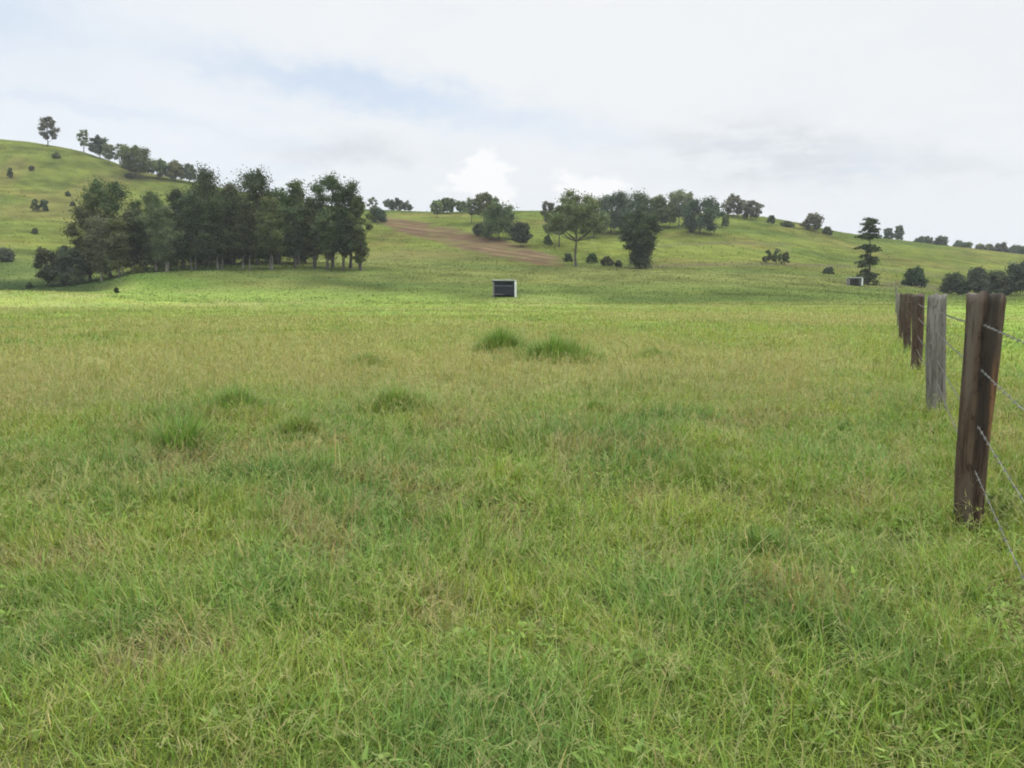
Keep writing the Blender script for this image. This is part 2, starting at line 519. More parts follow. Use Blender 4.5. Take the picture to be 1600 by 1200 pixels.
def build_grass():
    g = Grow()
    for (n, d0, d1, sat, segs) in ((720000, 1.40, 9, 3.4, 3), (300000, 9, 45, 6.0, 2), (210000, 45, 200, 1.0, 1), (150000, 100, 425, 1.0, 1)):
        x, y = scatter(n, d0, d1, sat)
        keep = np.ones(len(x), bool)
        if d0 < 45:                                          # plants stand in crowns with hollows between
            keep = rng.random(len(x)) < .22 + sstep(.36, .56, fbm(x / .09, y / .11, 2)) + (y > 20) + sstep(3.0, 2.0, y) * .5
        if d0 >= 45:
            s = soil_mask(x, y, H(x, y)); keep = s < .35
        x, y = x[keep], y[keep]; n = len(x)
        c, isdry, dry, deep = pick_tint(x, y)
        z = H(x, y) - .015
        if d1 > 100:
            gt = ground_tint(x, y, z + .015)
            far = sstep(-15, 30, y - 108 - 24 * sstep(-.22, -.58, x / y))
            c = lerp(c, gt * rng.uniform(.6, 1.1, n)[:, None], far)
        tall = .75 + .6 * deep + 1.3 * (fbm(x / .5, y / .5, 3) - .5)
        h = rng.gamma(4, 1 / 4, n) * (.105 + .03 * sstep(6, 20, y)) * tall * np.where(isdry, 1.1, 1)
        right = sstep(1.5, 3.5, x - .47 * y - .5)
        h = h * (1 - .4 * right)
        w = .0023 * (1 + y / 3.1) * rng.uniform(.6, 1.4, n)
        w = np.minimum(w, .20)
        if d0 == 45: h = h * np.where(y > 110, .8, 1)
        if d0 == 100:
            h = np.maximum(h, .08) * (1 + sstep(110, 260, y)); w = rng.uniform(.1, .3, n) * (1 + .5 * sstep(110, 300, y))
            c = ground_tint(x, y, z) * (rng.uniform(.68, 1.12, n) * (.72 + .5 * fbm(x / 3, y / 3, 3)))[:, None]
        az = rng.uniform(0, 2 * np.pi, n) + 0
        sw = fbm(x / 1.6 + 3, y / 1.6, 2) * 12                # lodged in swirls
        az = np.where(rng.random(n) < .22, sw + rng.normal(0, .5, n), az)
        lean = np.abs(rng.normal(.55 if d0 != 100 else .85, .42, n)) + np.where(isdry, .2, 0)
        curl = rng.uniform(.1, 2.1, n)
        g.add(blades(np.stack([x, y, z], -1), h, w, az, lean, curl, c, segs))
    # broad-leaved herbs low in the sward
    x, y = scatter(60000, 1.45, 14, 3.0)
    k = fbm(x / .35 + 90, y / .4, 3) > .57; x, y = x[k], y[k]; n = len(x)
    c = lerp(C_FRESH, C_DEEP, rng.random(n)) * rng.uniform(.8, 1.35, n)[:, None]
    g.add(blades(np.stack([x, y, H(x, y) + rng.uniform(.01, .07, n)], -1), rng.uniform(.018, .05, n), rng.uniform(.010, .022, n), rng.uniform(0, 6.28, n),
                 rng.uniform(.5, 1.5, n), rng.uniform(0, .6, n), c, 3))
    tag(g.build('pasture_grass', M_GRASS), kind='stuff')
    # seeding stems standing over the grass
    g = Grow()
    x, y = scatter(115000, 1.6, 110, 4.5)
    c, isdry, dry, deep = pick_tint(x, y, .45)
    k = rng.random(len(x)) < .42 + dry * .58
    k &= x - .47 * y - .5 < 1.5
    x, y, c, dry = x[k], y[k], c[k], dry[k]; n = len(x)
    c = lerp(c, C_STRAW * .95, rng.random(n) * .7)
    z = H(x, y)
    h = rng.uniform(.14, .36, n)
    w = .0017 * (1 + y / 4.5)
    az = rng.uniform(0, 2 * np.pi, n); lean = np.abs(rng.normal(.3, .34, n)); curl = rng.uniform(.1, 1.5, n)
    root = np.stack([x, y, z], -1)
    g.add(blades(root, h, w, az, lean, curl, c, 4))
    # the heads: short spikes leaving the upper part of each stem
    for q in range(5):
        f = .72 + .06 * q
        ang = lean + curl * f * .5
        p = root + np.stack([np.cos(az) * np.sin(ang), np.sin(az) * np.sin(ang), np.cos(ang)], -1) * (h * f)[:, None]
        a2 = az + rng.normal(0, 1.2, n)
        g.add(blades(p, rng.uniform(.03, .07, n), w * 1.3, a2, lean + curl * .6 + rng.uniform(.1, .6, n), rng.uniform(0, .6, n), lerp(c, C_RUST, rng.random(n) * .5), 1))
    tag(g.build('seeding_grass_stems', M_GRASS), kind='stuff')
build_grass()

# countable tussocks: (px, py of the foot, width px, height px, kind, label)
TUSS = [
 (283, 722, 100, 88, 0, 'tall dark green grass tussock with dead brown thatch at its foot'),
 (368, 642, 130, 55, 0, 'broad dark green grass clump behind the tussock with brown thatch'),
 (470, 688, 90, 52, 1, 'grey green grass clump right of the broad dark clump'),
 (618, 642, 150, 60, 1, 'wide blue green grass clump in the middle of the paddock'),
 (782, 552, 80, 42, 0, 'small dark clump left of the tallest far tussock below the shelter'),
 (868, 566, 130, 62, 0, 'large feathery dark green tussock below and right of the field shelter'),
 (932, 648, 90, 30, 0, 'low dark green grass clump right of centre in mid paddock'),
 (1135, 735, 90, 40, 1, 'dull green low clump in the straw coloured grass left of the fence'),
 (1185, 868, 190, 56, 0, 'spreading dark green clump nearest the thick brown fence post'),
 (572, 572, 80, 30, 1, 'olive grass clump left of and below the field shelter'),
 (1020, 560, 80, 24, 1, 'low green clump right of the large feathery tussock'),
 (120, 790, 120, 50, 1, 'grey green ragged clump near the left edge of the paddock'),
 (1545, 838, 110, 60, 2, 'leafy pale weed at the foot of the thick brown fence post'),
 (1470, 680, 50, 18, 0, 'little dark weed tuft in front of the grey fence post'),
]
def build_tussocks():
    for (px, py, wpx, hpx, kind, label) in TUSS:
        p = hit(px, py, 2.0); D = p[1]
        wid = wpx / FPX * D * 1.6; hh = max(hpx / FPX * D * .85, .17)
        if 'tall' in label: hh *= 1.35
        n = int(np.clip(640 * (wid / .8), 300, 1700))
        r = np.abs(rng.normal(0, .42, n)) * wid / 2; r = np.where(r > wid * .42, rng.random(n) ** .5 * wid * .4, r); th = rng.uniform(0, 2 * np.pi, n)
        k = 1 + .35 * (vnoise(th * 1.3 + px, th * 0 + 2) - .5) * 2
        x = p[0] + r * np.cos(th) * k; y = p[1] + r * np.sin(th) * .8 * k
        edge = np.clip(1 - (r / (wid / 2)) * .62, .25, 1)
        h = hh * rng.uniform(.45, 1.1, n) * edge
        base = (np.array([.152, .245, .066]), np.array([.195, .270, .085]), np.array([.20, .26, .08]))[kind]
        c = base * rng.uniform(.6, 1.45, n)[:, None]
        dead = rng.random(n) < .16
        c = np.where(dead[:, None], C_STRAW * rng.uniform(.6, 1, n)[:, None], c)
        w = .0045 * (1 + D / 6) * rng.uniform(.6, 1.3, n)
        az = th + rng.normal(0, .7, n)
        lean = np.abs(rng.normal(.15, .22, n)) + .5 * r / (wid / 2)
        g = Grow()
        root = np.stack([x, y, H(x, y) - .01], -1)
        o0 = np.array([p[0], p[1], p[2]])
        g.add(blades(root - o0, h, w, az, lean, rng.uniform(.1, 1.3, n), c, 3 if D < 12 else 2))
        if kind == 0 and 'thatch' in label:                 # dead thatch in front
            m = 380
            xx = p[0] + rng.normal(0, wid * .38, m); yy = p[1] - wid * .42 + rng.normal(0, .10, m)
            cc = lerp(C_RUST, C_STRAW, rng.random(m)) * rng.uniform(.5, 1, m)[:, None]
            g.add(blades(np.stack([xx, yy, H(xx, yy) + .03], -1) - o0, rng.uniform(.12, .3, m), np.full(m, .007) , rng.uniform(0, 6.28, m), rng.uniform(.9, 1.5, m), rng.uniform(0, .5, m), cc, 3))
        if kind == 2:                                       # small leaves on the weed
            m = 900
            q = rng.integers(0, n, m)
            pp = root[q] - o0 + np.stack([rng.normal(0, .05, m), rng.normal(0, .05, m), rng.random(m) * h[q]], -1)
            g.add(blades(pp, rng.uniform(.02, .05, m), np.full(m, .018), rng.uniform(0, 6.28, m), rng.uniform(.3, 1.5, m), rng.uniform(0, .5, m), np.array([.17, .21, .075]) * rng.uniform(.7, 1.3, m)[:, None], 2))
        o = g.build('weed' if kind == 2 else 'grass_tussock', M_GRASS); o.location = o0
        tag(o, label, 'weed' if kind == 2 else 'grass clump', None if kind == 2 else 'grass clumps in the paddock')
build_tussocks()

# ------------------------------------------------------------------ trees
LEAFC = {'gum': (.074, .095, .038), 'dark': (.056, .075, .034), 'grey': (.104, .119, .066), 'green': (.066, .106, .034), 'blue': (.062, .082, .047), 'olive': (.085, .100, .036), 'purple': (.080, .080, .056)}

def leaf_cloud(C, Rr, per, size, base, up=.35):
    """leaf sprays scattered through blobs C (k,3) of radii Rr (k,3)"""
    k = len(C); n = k * per
    q = rng.normal(0, 1, (n, 3)); q /= np.linalg.norm(q, axis=1)[:, None]
    rad = np.clip(np.abs(rng.normal(0, .55, n)), 0, 1.12)
    P = np.repeat(C, per, 0) + q * rad[:, None] * np.repeat(Rr, per, 0)
    nor = q * .8 + rng.normal(0, .6, (n, 3)) + np.array([0, 0, up]); nor /= np.linalg.norm(nor, axis=1)[:, None]
    t = np.cross(nor, rng.normal(0, 1, (n, 3))); t /= np.linalg.norm(t, axis=1)[:, None] + 1e-9
    b = np.cross(nor, t)
    s = size * rng.uniform(.5, 1.4, n)[:, None]; s2 = s * rng.uniform(.35, .7, n)[:, None]
    V = np.stack([P - t * s, P - b * s2 + t * s * .2, P + t * s, P + b * s2 + nor * s * .25], 1).reshape(-1, 3)
    F = (np.arange(n) * 4)[:, None] + np.arange(4)
    cl = np.repeat(rng.uniform(.72, 1.3, k), per)
    col = np.asarray(base) * (cl * rng.uniform(.65, 1.4, n))[:, None]
    col[:, 0] *= rng.uniform(.85, 1.2, n)
    return V, F, np.repeat(col, 4, 0)

HAZE_LIFTED = ('trees on the left hill ridge', 'trees on the middle hill', 'trees along the right ridge')  # leaf colour of these far groups lightened to paint in haze and backlight
def tree(name, label, cat, p, h, w, leaf='gum', base=.35, shape='round', dens=1.0, pale=False, group=None, lean=0.0, multi=1):
    root = empty(name, p)
    tag(root, label, cat, group)
    col = np.array(LEAFC[leaf]) * rng.uniform(.92, 1.08, 3) * rng.uniform(.82, 1.25) * (1.45 if group in HAZE_LIFTED and leaf != 'dark' else 1.0)
    tb = MB()
    cz0 = h * base; ch = h - cz0
    lx = lean * w
    top = np.array([lx, .06 * w, h * .86])
    nst = multi
    trunks = []
    for s in range(nst):
        off = rng.normal(0, .05 * w, 2) if nst > 1 else np.zeros(2)
        ts = np.linspace(0, 1, 7)
        T = np.array([off[0], off[1], -.25]) * (1 - ts)[:, None] + (top + np.array([*(off * 1.3), 0])) * ts[:, None]
        T[1:-1, :2] += rng.normal(0, .006 * h, (5, 2))
        r0 = .017 * h / math.sqrt(nst)
        tb.tube(T, r0 * (1 - .82 * ts) * (1 + .35 * np.exp(-ts * 18)), 7)
        trunks.append(T)
    Cs, Rs = [], []
    nc = int(round({'round': 24, 'tall': 34, 'wide': 22, 'bush': 20, 'lobed': 34, 'umbrella': 30, 'sparse': 12, 'heap': 20}[shape] * dens ** .5))
    for i in range(nc):
        th = i * 2.399 + rng.uniform(-.4, .4)
        if shape in ('round', 'bush', 'heap', 'wide', 'sparse'):
            v = (i + .5) / nc
            cz = cz0 + ch * (.10 + .80 * v)
            prof = math.sqrt(max(0.05, 1 - (2 * (.12 + .80 * v) - 1) ** 2)) if shape not in ('heap', 'bush') else math.sqrt(max(.06, 1 - (.1 + .85 * v) ** (1.8 if shape == 'heap' else 1.3)))
            rr = w * .5 * prof * rng.uniform(.35, .86 if shape != 'bush' else 1.05)
            cr = w * rng.uniform(.13, .21) * (.95 if shape == 'bush' else 1)
        elif shape == 'lobed':
            v = (i + .5) / nc
            cz = cz0 + ch * (.04 + .86 * v)
            prof = .40 if v < .30 else (.66 if v < .4 else math.sqrt(max(.1, 1 - ((v - .66) / .42) ** 2)))
            rr = w * .5 * prof * rng.uniform(.1, .85); cr = w * rng.uniform(.12, .2)
        elif shape == 'tall':
            v = (i + .5) / nc
            cz = cz0 + ch * (.03 + .89 * v)
            prof = (.62 + .38 * math.sin(v * 5.2 + p[0])) * (1 if v < .7 else 1 - (v - .7) * 1.6)
            rr = w * .5 * prof * rng.uniform(.1, .95)
            cr = w * rng.uniform(.13, .22)
        else:                                                # umbrella
            v = rng.random()
            rr = w * .5 * math.sqrt(v) * .92
            dome = 1 - (rr / (w * .5)) ** 2
            cz = cz0 + ch * (.06 + .84 * math.sqrt(max(dome, .02)) * rng.uniform(.10, 1.12) ** .7)
            cr = w * rng.uniform(.11, .17)
        c = np.array([rr * math.cos(th) + lx * (cz / h), rr * math.sin(th) , cz])
        Cs.append(c); Rs.append([cr, cr, cr * rng.uniform(.55, .85)])
        if (i % 2 == 0 or shape == 'sparse') and not (pale and c[1] < .1 * w):    # a limb to this clump
            T = trunks[i % nst]
            f = np.clip((cz - rr * .7) / h, .12 if shape == 'bush' else base * (1.12 if shape == 'umbrella' else .75), .9)
            k = np.clip(f * 6, 0, 5.99); i0 = int(k); a0 = T[i0] + (T[i0 + 1] - T[i0]) * (k - i0)
            mid = (a0 + c) / 2 + np.array([0, 0, -.04 * h]); 
            tb.tube([a0, mid, c], [.008 * h, .005 * h, .002 * h], 5)
    tb.build('trunk', M_PALE if pale else M_BARK, root, True)
    D = p[1]
    size = np.clip(D / 1000 * 1.2, .12, .55)
    Rs = np.array(Rs)
    area = (Rs[:, 0] ** 2).mean()
    per = int(np.clip(dens * 26 * area / size ** 2, 70, 520))
    if shape == 'sparse': per = int(per * .5)
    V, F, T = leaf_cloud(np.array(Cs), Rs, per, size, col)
    # ragged outer sprigs so that the outline breaks up
    m = max(5, int(nc * .45)); cs = np.array(Cs)[rng.integers(0, nc, m)]
    ctr = np.array([lx * .6, 0, cz0 + ch * .45])
    d = cs - ctr; d /= np.linalg.norm(d, axis=1)[:, None] + 1e-6
    cs2 = cs + d * w * .10 * rng.uniform(.4, 1.2, m)[:, None]
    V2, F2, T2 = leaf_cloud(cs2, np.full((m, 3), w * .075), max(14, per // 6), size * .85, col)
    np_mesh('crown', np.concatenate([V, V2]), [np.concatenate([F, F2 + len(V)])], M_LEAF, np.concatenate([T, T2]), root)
    return root

def place(px, top, base, wpx, far=None, d0=100.0, **kw):
    p = hit(px, base, d0, far)
    D = p[1]
    foot = to_px(p[0], p[1], p[2])[1]
    h = (max(foot, base - 4) - top) / FPX * D
    return dict(p=p, h=max(h, .6), w=wpx / FPX * D, **kw)

GROVE = 'trees of the dark grove'
GT = [ # px, top, base, width, far, leaf, crown base, shape, dens, pale, label
 (84, 383, 434, 34, 168, 'dark', .10, 'round', 1.2, False, 'short dark bushy tree at the left end of the grove'),
 (112, 380, 436, 40, 166, 'blue', .08, 'heap', 1.1, False, 'low scrubby tree with a thin pale stem near the left end of the grove'),
 (172, 275, 430, 60, 176, 'green', .50, 'round', 3.4, False, 'big round-headed green tree standing above the left part of the grove'),
 (140, 318, 434, 50, 172, 'gum', .20, 'tall', 1.0, True, 'grey-green gum under the left side of the round-headed tree'),
 (158, 335, 436, 44, 165, 'grey', .25, 'tall', .9, True, 'grey-leaved gum with leaning pale trunks in front of the round-headed tree'),
 (186, 340, 434, 44, 166, 'olive', .22, 'tall', .9, True, 'olive gum with a pale trunk under the right side of the round-headed tree'),
 (212, 326, 431, 46, 172, 'dark', .15, 'tall', 1.1, False, 'dark narrow tree in the dip right of the round-headed tree'),
 (243, 298, 425, 52, 172, 'gum', .25, 'tall', 1.0, True, 'medium gum with loose lumpy top in the dip of the grove skyline'),
 (258, 318, 424, 40, 166, 'grey', .35, 'tall', .9, True, 'pale-trunked gum in front of the dip of the grove'),
 (284, 292, 422, 44, 180, 'dark', .22, 'tall', 1.2, False, 'dark tree on the left flank of the first skyline hump of the grove'),
 (326, 261, 420, 74, 186, 'gum', .25, 'tall', 1.3, False, 'tallest gum making the first skyline hump of the grove'),
 (305, 300, 421, 44, 172, 'dark', .30, 'tall', 1.2, True, 'slim dark gum in front of the first skyline hump'),
 (340, 305, 420, 44, 170, 'dark', .34, 'tall', 1.1, True, 'dark gum over several thin trunks right of the first skyline hump'),
 (366, 283, 418, 48, 186, 'gum', .24, 'tall', 1.2, False, 'gum filling the notch between the two skyline humps of the grove'),
 (403, 264, 416, 70, 184, 'dark', .24, 'tall', 1.4, False, 'dense dark gum making the middle skyline hump of the grove'),
 (386, 310, 418, 40, 171, 'dark', .32, 'tall', 1.2, True, 'dark gum with paired pale trunks below the middle hump'),
 (424, 305, 416, 40, 171, 'gum', .30, 'tall', 1.1, True, 'gum with thin trunks below the right side of the middle hump'),
 (440, 292, 414, 44, 186, 'green', .22, 'tall', 1.1, False, 'brighter green tree right of the middle hump of the grove'),
 (466, 278, 413, 46, 186, 'gum', .30, 'tall', .8, False, 'open-topped gum with a ring of twigs against the sky'),
 (460, 318, 414, 40, 174, 'dark', .28, 'tall', 1.1, False, 'dark lower tree in front of the open-topped gum'),
 (487, 305, 413, 40, 176, 'gum', .34, 'tall', 1.0, False, 'gum with trunks showing clear of the grass left of the right-hand tall gum'),
 (520, 270, 411, 60, 180, 'gum', .28, 'tall', 1.1, False, 'tall gum with a domed top near the right end of the grove'),
 (512, 325, 412, 40, 172, 'dark', .32, 'tall', 1.1, False, 'dark stout-trunked tree below the domed gum'),
 (548, 279, 410, 46, 178, 'gum', .22, 'tall', .65, False, 'lacy gum at the right end of the grove with sky between its branches'),
 (562, 300, 408, 30, 174, 'gum', .12, 'tall', .8, False, 'thin drooping gum, last on the right end of the grove'),
 (536, 320, 411, 36, 172, 'dark', .30, 'tall', .9, False, 'dark-stemmed tree just inside the right end of the grove'),
]
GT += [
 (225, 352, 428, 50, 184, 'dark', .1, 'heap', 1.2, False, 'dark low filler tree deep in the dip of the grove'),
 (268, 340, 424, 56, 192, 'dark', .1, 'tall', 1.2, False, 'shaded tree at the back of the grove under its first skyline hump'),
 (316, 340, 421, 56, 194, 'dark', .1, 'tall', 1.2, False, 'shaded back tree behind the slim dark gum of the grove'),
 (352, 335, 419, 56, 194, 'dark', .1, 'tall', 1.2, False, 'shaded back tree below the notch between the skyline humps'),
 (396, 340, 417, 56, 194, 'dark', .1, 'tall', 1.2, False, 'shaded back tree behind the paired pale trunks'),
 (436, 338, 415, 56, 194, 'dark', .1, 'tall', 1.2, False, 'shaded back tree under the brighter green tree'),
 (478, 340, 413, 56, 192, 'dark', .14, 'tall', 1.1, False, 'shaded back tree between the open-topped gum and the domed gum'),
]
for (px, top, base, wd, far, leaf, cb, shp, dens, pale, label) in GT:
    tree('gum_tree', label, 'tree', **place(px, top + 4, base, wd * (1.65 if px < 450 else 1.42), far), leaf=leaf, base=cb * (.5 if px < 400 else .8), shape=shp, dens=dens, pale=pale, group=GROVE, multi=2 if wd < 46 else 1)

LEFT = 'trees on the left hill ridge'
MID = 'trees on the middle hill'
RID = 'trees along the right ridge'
TT = [ # name, px, top, base, width, far, leaf, crown base, shape, dens, group, label
 ('gum_tree', 75, 185, 229, 27, None, 'purple', .28, 'round', .7, LEFT, 'lone airy tree standing highest on the left hill'),
 ('gum_tree', 131, 205, 238, 20, None, 'grey', .3, 'sparse', 1.0, LEFT, 'thin see-through tree left in the row on the left ridge'),
 ('gum_tree', 156, 217, 247, 26, None, 'blue', .2, 'round', 1.0, LEFT, 'dark tree beside the thin see-through tree on the left ridge'),
 ('gum_tree', 170, 228, 256, 20, None, 'grey', .25, 'round', .8, LEFT, 'grey tree in the middle of the left ridge row'),
 ('gum_tree', 187, 226, 262, 18, None, 'grey', .35, 'sparse', 1.0, LEFT, 'pale spindly tree left of the big round ridge tree'),
 ('gum_tree', 212, 233, 278, 52, None, 'gum', .22, 'round', 1.2, LEFT, 'big round green tree on the left ridge above the grove'),
 ('gum_tree', 250, 253, 279, 28, None, 'gum', .15, 'heap', 1.0, LEFT, 'low green tree right of the big round ridge tree'),
 ('gum_tree', 274, 255, 283, 28, None, 'olive', .15, 'heap', 1.0, LEFT, 'olive tree near the right end of the left ridge row'),
 ('gum_tree', 296, 259, 286, 20, None, 'blue', .2, 'round', 1.0, LEFT, 'blue-green tree where the left ridge meets the grove top'),
 ('gum_tree', 582, 309, 332, 14, 430, 'grey', .2, 'sparse', 1.0, MID, 'faint thin tree on the skyline just right of the grove'),
 ('gum_tree', 588, 327, 347, 24, None, 'dark', .1, 'heap', 1.0, MID, 'dark squat tree at the top left end of the ploughed strip'),
 ('gum_tree', 608, 313, 328, 15, 425, 'blue', .3, 'umbrella', 1.0, MID, 'flat-topped little skyline tree, left of a set of three'),
 ('gum_tree', 620, 312, 329, 16, 425, 'dark', .3, 'umbrella', 1.0, MID, 'darkest flat-topped skyline tree, middle of a set of three'),
 ('gum_tree', 633, 313, 329, 15, 425, 'blue', .3, 'umbrella', 1.0, MID, 'flat-topped little skyline tree, right of a set of three'),
 ('gum_tree', 683, 315, 341, 16, None, 'grey', .3, 'round', .9, MID, 'small tree on a leaning stem, first of the middle skyline row'),
 ('gum_tree', 699, 312, 334, 22, None, 'gum', .2, 'round', 1.0, MID, 'rounded tree second in the middle skyline row'),
 ('gum_tree', 720, 317, 334, 16, None, 'gum', .25, 'round', .9, MID, 'little round tree in the gap of the middle skyline row'),
 ('gum_tree', 737, 312, 349, 17, None, 'grey', .4, 'round', .9, MID, 'slender tree with bare stem left of the tallest middle skyline tree'),
 ('gum_tree', 756, 304, 350, 24, None, 'gum', .35, 'round', 1.0, MID, 'tallest domed tree of the middle skyline row'),
 ('gum_tree', 772, 311, 345, 16, None, 'grey', .3, 'round', 1.0, MID, 'tree leaning against the tallest middle skyline tree on its right'),
 ('gum_tree', 780, 322, 374, 62, None, 'gum', .10, 'heap', 1.4, MID, 'wide spreading tree above the ploughed strip'),
 ('gum_tree', 749, 352, 368, 20, None, 'dark', .1, 'heap', 1.0, MID, 'low dark tree at the left foot of the wide spreading tree'),
 ('gum_tree', 814, 350, 386, 27, None, 'dark', .2, 'round', 1.2, MID, 'small round dark tree right of the wide spreading tree'),
 ('gum_tree', 857, 317, 380, 18, None, 'purple', .60, 'round', .8, MID, 'slight tree with a small ball top left of the tall bare-trunked gum'),
 ('gum_tree', 874, 322, 386, 44, None, 'gum', .40, 'umbrella', 1.1, MID, 'spreading tree with forked stem left of the tall bare-trunked gum'),
 ('gum_tree', 900, 300, 416, 64, None, 'gum', .46, 'umbrella', 2.4, MID, 'tall gum with long bare trunk and umbrella crown in the middle'),
 ('gum_tree', 928, 330, 372, 34, None, 'gum', .30, 'umbrella', 1.0, MID, 'lower tree under the right edge of the umbrella-crowned gum'),
 ('gum_tree', 955, 306, 366, 54, None, 'blue', .12, 'round', 1.3, MID, 'broad hazy tree between the umbrella gum and the darkest tree'),
 ('gum_tree', 988, 304, 364, 56, None, 'blue', .12, 'round', 1.3, MID, 'broad round tree behind the darkest tree'),
 ('gum_tree', 1000, 332, 420, 56, None, 'dark', .06, 'lobed', 2.2, MID, 'darkest dense tree standing at the edge of the green flat'),
 ('gum_tree', 1026, 309, 356, 30, None, 'gum', .2, 'round', 1.1, MID, 'tree right behind the darkest tree with a notched top'),
 ('gum_tree', 1045, 320, 357, 24, None, 'gum', .3, 'round', 1.0, MID, 'small tree in the gap left of the tall twin-topped tree'),
 ('gum_tree', 1061, 302, 356, 36, None, 'grey', .3, 'round', 1.0, MID, 'tall rounded grey tree with thin stems on the middle hill'),
 ('gum_tree', 1094, 313, 366, 52, None, 'blue', .10, 'round', 1.3, MID, 'bulky dark blue-green tree at the right end of the middle trees'),
 ('gum_tree', 1120, 318, 338, 7, None, 'gum', .1, 'round', 1.0, MID, 'tiny pointed tree right of the bulky blue-green tree'),
 ('gum_tree', 1133, 337, 357, 11, None, 'gum', .1, 'heap', 1.0, RID, 'little shrub-like tree left below the first right ridge tree'),
 ('gum_tree', 1146, 308, 339, 30, None, 'purple', .15, 'round', .75, RID, 'airy round tree at the highest point of the right ridge'),
 ('gum_tree', 1173, 316, 343, 28, None, 'purple', .12, 'round', .7, RID, 'airy tree leaning right, second on the right ridge'),
 ('gum_tree', 1270, 336, 361, 32, None, 'purple', .12, 'heap', .8, RID, 'dark twiggy tree alone on the slope of the right ridge'),
 ('gum_tree', 1388, 358, 377, 16, 440, 'blue', .1, 'heap', 1.0, RID, 'rounded hazy tree just right of the tiered pine'),
 ('gum_tree', 1404, 354, 378, 14, 440, 'blue', .2, 'round', 1.0, RID, 'upright hazy tree with pointed top right of the tiered pine'),
 ('gum_tree', 1443, 372, 383, 26, 440, 'blue', .1, 'heap', 1.0, RID, 'low long hazy tree in the gap right of the pointed hazy tree'),
 ('gum_tree', 1470, 372, 387, 24, 440, 'blue', .1, 'heap', 1.0, RID, 'low rounded hazy tree above the fence posts'),
 ('gum_tree', 1497, 378, 391, 18, 440, 'blue', .15, 'heap', 1.0, RID, 'small hazy tree left of the spaced far ridge trees'),
 ('gum_tree', 1511, 381, 394, 14, 440, 'grey', .25, 'round', 1.0, RID, 'pointed grey tree on the far ridge above the thick post'),
 ('gum_tree', 1530, 384, 396, 14, 440, 'grey', .3, 'round', 1.0, RID, 'tiny round tree on the far ridge right of the pointed grey one'),
 ('gum_tree', 1545, 384, 399, 14, 440, 'grey', .3, 'round', 1.0, RID, 'tiny umbrella-like tree on the far ridge near the right edge'),
 ('gum_tree', 1563, 381, 400, 16, 440, 'purple', .2, 'round', 1.0, RID, 'tallest of the tiny far ridge trees near the right edge'),
 ('gum_tree', 1588, 387, 405, 34, 440, 'blue', .1, 'heap', 1.0, RID, 'long low tree mass on the far ridge at the right edge'),
]
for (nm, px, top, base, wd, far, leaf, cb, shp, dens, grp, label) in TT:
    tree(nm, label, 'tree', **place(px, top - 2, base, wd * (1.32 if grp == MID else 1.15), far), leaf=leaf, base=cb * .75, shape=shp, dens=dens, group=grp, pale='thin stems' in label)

def shrub(px, top, base, wd, leaf, label, dens=1.0, far=None, group='shrubs on the slopes', shape='bush'):
    d = place(px, top + (1.5 if group == LS else 0), base, wd * (1.15 if group == RB else .9), far)
    tree('shrub', label, 'shrub', **d, leaf=leaf, base=.0, shape=shape, dens=dens, group=group, multi=2)
LS = 'shrubs on the left hill'; RB = 'dark bushes along the right-hand flat'
for a in [
 (55, 309, 330, 14, 'olive', 'left one of the joined pair of bushes on the left hill'),
 (69, 310, 330, 18, 'gum', 'right one of the joined pair of bushes on the left hill'),
 (16, 260, 278, 9, 'gum', 'upright dark shrub near the left edge, high on the hill'),
 (49, 258, 267, 9, 'olive', 'small round shrub high on the left hill'),
 (88, 238, 247, 14, 'olive', 'flat shrub below the lone tree on the left hill'),
 (106, 298, 307, 8, 'gum', 'small shrub up the slope right of the joined pair of bushes'),
 (114, 314, 322, 9, 'olive', 'faint shrub farthest right on the slope left of the grove'),
 (55, 355, 366, 10, 'olive', 'faint shrub low on the left hill below the joined pair of bushes'),
 (8, 386, 409, 34, 'grey', 'grey shrub at the left edge low on the hill'),
 (201, 270, 279, 14, 'dark', 'dark shrub at the foot of the big round ridge tree'),
 (46, 441, 450, 14, 'dark', 'dark weed bush in the gully at the left'),
 (182, 448, 458, 7, 'dark', 'small dark upright plant at the edge of the bright green mound'),
]: shrub(*a, group=LS)
for a in [
 (925, 396, 411, 22, 'green', 'green bush right of the bare trunk of the umbrella gum'),
 (948, 402, 415, 26, 'olive', 'low greyish bush in the middle of the scrub by the darkest tree'),
 (966, 407, 417, 14, 'gum', 'smallest low bush just left of the darkest tree'),
 (888, 396, 409, 18, 'gum', 'dull bush left of the bare trunk of the umbrella gum'),
 (856, 368, 382, 14, 'gum', 'low bush under the spreading tree left of the umbrella gum'),
 (1205, 337, 349, 15, 'gum', 'small round bush on the right ridge skyline'),
 (1229, 347, 354, 24, 'gum', 'flat long bush on the right ridge skyline'),
 (1292, 355, 366, 18, 'gum', 'low bush right of the twiggy ridge tree'),
 (1199, 389, 412, 16, 'olive', 'left one of the three wispy bushes on the terrace line'),
 (1213, 388, 413, 16, 'olive', 'middle one of the three wispy bushes on the terrace line'),
 (1227, 391, 414, 14, 'olive', 'right one of the three wispy bushes on the terrace line'),
 (1294, 418, 428, 18, 'dark', 'low dark bush left of the far shelter on the right'),
]: shrub(*a, shape='umbrella' if 'wispy' in a[5] else 'bush')
RB = 'dark bushes along the right-hand flat'
